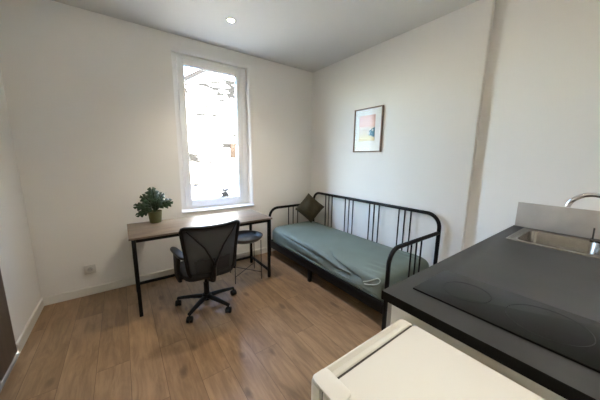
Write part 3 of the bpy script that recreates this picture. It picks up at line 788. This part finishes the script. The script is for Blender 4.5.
# sink
sk_ = thing('kitchen_sink', 'stainless steel sink set into the dark worktop', 'sink', ((SX0+SX1)/2, (SY0+SY1)/2, TOP_Z))
def sink():
    b = MB()
    def loop(x0, x1, y0, y1, r, z, seg=6):
        p = []
        for cx, cy, a0 in ((x1-r, y1-r, 0), (x0+r, y1-r, 90), (x0+r, y0+r, 180), (x1-r, y0+r, 270)):
            for k in range(seg+1):
                a = math.radians(a0+90*k/seg); p.append((cx+r*math.cos(a), cy+r*math.sin(a), z))
        return p
    z = TOP_Z; ix0, ix1, iy0, iy1 = SX0+.034, SX1-.062, SY0+.085, SY1-.052
    rows = [loop(SX0, SX1, SY0, SY1, .012, z+.0004), loop(SX0+.001, SX1-.001, SY0+.001, SY1-.001, .012, z+.006), loop(SX0+.007, SX1-.007, SY0+.007, SY1-.007, .010, z+.0065),
            loop(SX0+.014, SX1-.014, SY0+.014, SY1-.014, .012, z+.0025), loop(ix0-.014, ix1+.014, iy0-.014, iy1+.014, .07, z+.002),
            loop(ix0-.004, ix1+.004, iy0-.004, iy1+.004, .062, z+.0045), loop(ix0, ix1, iy0, iy1, .058, z-.002),
            loop(ix0+.004, ix1-.004, iy0+.004, iy1-.004, .055, z-.12), loop(ix0+.014, ix1-.014, iy0+.014, iy1-.014, .05, z-.145),
            loop(ix0+.045, ix1-.045, iy0+.045, iy1-.045, .03, z-.152), loop(-.287, -.187, -3.07, -2.99, .03, z-.155)]
    b.skin(rows, False, True); return b
S_ = under(sk_)
o = S_(sink(), 'basin', 'steel'); 
b = MB().lathe((-.237, -3.03), [(.042, TOP_Z-.1535), (.040, TOP_Z-.1515), (.030, TOP_Z-.1525), (.001, TOP_Z-.153)], 24); S_(b, 'drain', 'chrome')
# tap
TX, TY = -.239, -3.247
tp = thing('kitchen_tap', 'chrome kitchen tap with a high curved spout over the sink', 'tap', (TX, TY, TOP_Z+.0025))
T_ = under(tp); z = TOP_Z+.0028
T_(MB().lathe((TX, TY), [(.027, z), (.027, z+.006), (.021, z+.010), (.021, z+.075), (.017, z+.085), (.012, z+.088)], 28), 'tap_body', 'chrome')
r_ = .106
pts = [(TX, TY, z+.08), (TX, TY, 1.10), (TX, TY, 1.153)]+arc((TX, TY+r_, 1.160), r_, 180, 8, 20, (0, 1, 0), (0, 0, 1))
T_(MB().tube(pts, .0145, 16), 'spout', 'chrome')
b = MB().tube([(TX, TY+.016, z+.045), (TX, TY+.085, z+.045)], .0135, 16); lv = T_(b, 'lever_housing', 'darkchrome')
b = MB().tube([(TX, TY+.075, z+.05), (TX, TY+.077, z+.125)], .0042, 10); o = T_(b, 'lever', 'darkchrome')
# hob
HX0, HX1, HY0, HY1 = -1.671, -1.3685, -3.342, -2.7907
hb = thing('ceramic_hob', 'black two-zone ceramic hob set into the worktop', 'hob', ((HX0+HX1)/2, (HY0+HY1)/2, TOP_Z))
Hp = under(hb)
Hp(MB().rbox(HX0, HX1, HY0, HY1, TOP_Z+.0003, TOP_Z+.007, .004, .0015), 'glass_plate', 'hob')
def ring(cx, cy, r, w=.0022):
    return MB().lathe((cx, cy), [(r, TOP_Z+.0071), (r, TOP_Z+.0074), (r+w, TOP_Z+.0074), (r+w, TOP_Z+.0071)], 64, None, False)
Hp(ring(-1.519, -2.935, .080), 'cooking_zone', 'hobring'); Hp(ring(-1.519, -3.171, .104), 'cooking_zone', 'hobring')

# ------------------------------------------------------------------ table-top fridge beside the cabinets
RX0, RX1, RYF, RYB, RZ = -2.257, -1.814, -2.832, -3.33, .884
fr = thing('small_fridge', 'cream white table-top fridge in the foreground beside the worktop', 'fridge', ((RX0+RX1)/2, (RYF+RYB)/2, 0))
F_ = under(fr)
F_(MB().box(RX0+.004, RX1-.004, RYB, RYF-.0515, .025, RZ-.026, .004), 'body', 'fridgeside')
F_(MB().box(RX0+.010, RX1-.010, RYF-.0507, RYF-.0443, .03, RZ-.004), 'door_seal', 'seal')
# top panel with a raised lip
b = MB(); b.rbox(RX0, RX1, RYB, RYF-.051, RZ-.0255, RZ-.001, .012, .003)
F_(b, 'top_panel', 'fridge')
# door: its top edge has a long scooped grip between two raised ends
def door():
    b = MB(); y0, y1 = RYF-.044, RYF; NX = 60; rows = []
    for i in range(NX+1):
        u = i/NX; x = RX0+(RX1-RX0)*u
        e = min(x-RX0, RX1-x); rr = .022
        dz = 0 if e > rr else rr-math.sqrt(max(0, rr*rr-(rr-e)**2))
        yi = 0 if e > rr else (rr-math.sqrt(max(0, rr*rr-(rr-e)**2)))
        g = max(0, min(1, (x-RX0-.035)/.03, (RX1-.035-x)/.03)); g = g*g*(3-2*g)
        z = RZ+.001
        rows.append([(x, y0, .03), (x, y1-yi*.8-.004, .03), (x, y1-yi*.8, .034), (x, y1-yi*.8, z-dz*.3-.010), (x, y1-yi*.8-.003, z-dz*.3-.003), (x, y1-yi*.8-.008, z-dz*.3),
                     (x, y1-.011-yi*.3, z-dz*.3-.0005), (x, y1-.018, z-dz*.3-.013*g), (x, y1-.028, z-dz*.3-.013*g), (x, y1-.033, z-dz*.3-.0005), (x, y0+.003, z-dz*.3), (x, y0, z-dz*.3-.003)])
    return b.skin(rows)
F_(door(), 'door', 'fridge')
F_(MB().rbox(RX0+.001, RX0+.058, RYF-.108, RYF-.006, RZ-.0005, RZ+.0055, .016, .003), 'hinge_cover', 'fridge')
for x in (RX0+.05, RX1-.05):
    for y in (RYB+.05, RYF-.10): F_(MB().cyl((x, y), .018, 0, .026, 16), 'foot', 'blackplastic')

# ------------------------------------------------------------------ light
w = bpy.data.worlds.new('sky'); S.world = w; w.use_nodes = True
nt = w.node_tree; bg = nt.nodes['Background']
sky = nt.nodes.new('ShaderNodeTexSky'); sky.sky_type = 'NISHITA' if 'NISHITA' in [i.identifier for i in sky.bl_rna.properties['sky_type'].enum_items] else 'HOSEK_WILKIE'
sky.sun_disc = False; sky.sun_elevation = math.radians(48); sky.sun_rotation = math.radians(205)
nt.links.new(sky.outputs[0], bg.inputs[0]); bg.inputs[1].default_value = 1.25
sd = bpy.data.lights.new('sun', 'SUN'); sd.energy = 24; sd.angle = math.radians(.5); sd.color = (1, .935, .81)
so_ = bpy.data.objects.new('sun', sd); COL.objects.link(so_)
so_.rotation_euler = Vector((-.22, .75, -.62)).to_track_quat('-Z', 'Y').to_euler()

# ------------------------------------------------------------------ camera
cd = bpy.data.cameras.new('camera'); cam = bpy.data.objects.new('camera', cd); COL.objects.link(cam); S.camera = cam
cd.sensor_fit = 'HORIZONTAL'; cd.sensor_width = 36; cd.lens = 243.848/600*36; cd.clip_start = .02
yaw, pit, rol = map(math.radians, (-36.144, -9.542, .705))
F = Vector((-math.sin(yaw)*math.cos(pit), math.cos(yaw)*math.cos(pit), math.sin(pit)))
R = F.cross(Vector((0, 0, 1))).normalized(); U = R.cross(F)
R2 = R*math.cos(rol)+U*math.sin(rol); U2 = U*math.cos(rol)-R*math.sin(rol)
cam.matrix_world = Matrix(((R2.x, U2.x, -F.x, -2.618), (R2.y, U2.y, -F.y, -3.277), (R2.z, U2.z, -F.z, 1.465), (0, 0, 0, 1)))

S.view_settings.view_transform = 'Standard'; S.view_settings.look = 'None'
S.view_settings.exposure = 2.84; S.view_settings.gamma = 1.0; S.view_settings.use_curve_mapping = False
cy = S.cycles
cy.use_denoising = True
try: cy.denoiser = 'OPENIMAGEDENOISE'
except Exception: pass
cy.max_bounces = 14; cy.diffuse_bounces = 8; cy.glossy_bounces = 5; cy.transparent_max_bounces = 12
cy.sample_clamp_indirect = 8.0; cy.caustics_reflective = False; cy.caustics_refractive = False
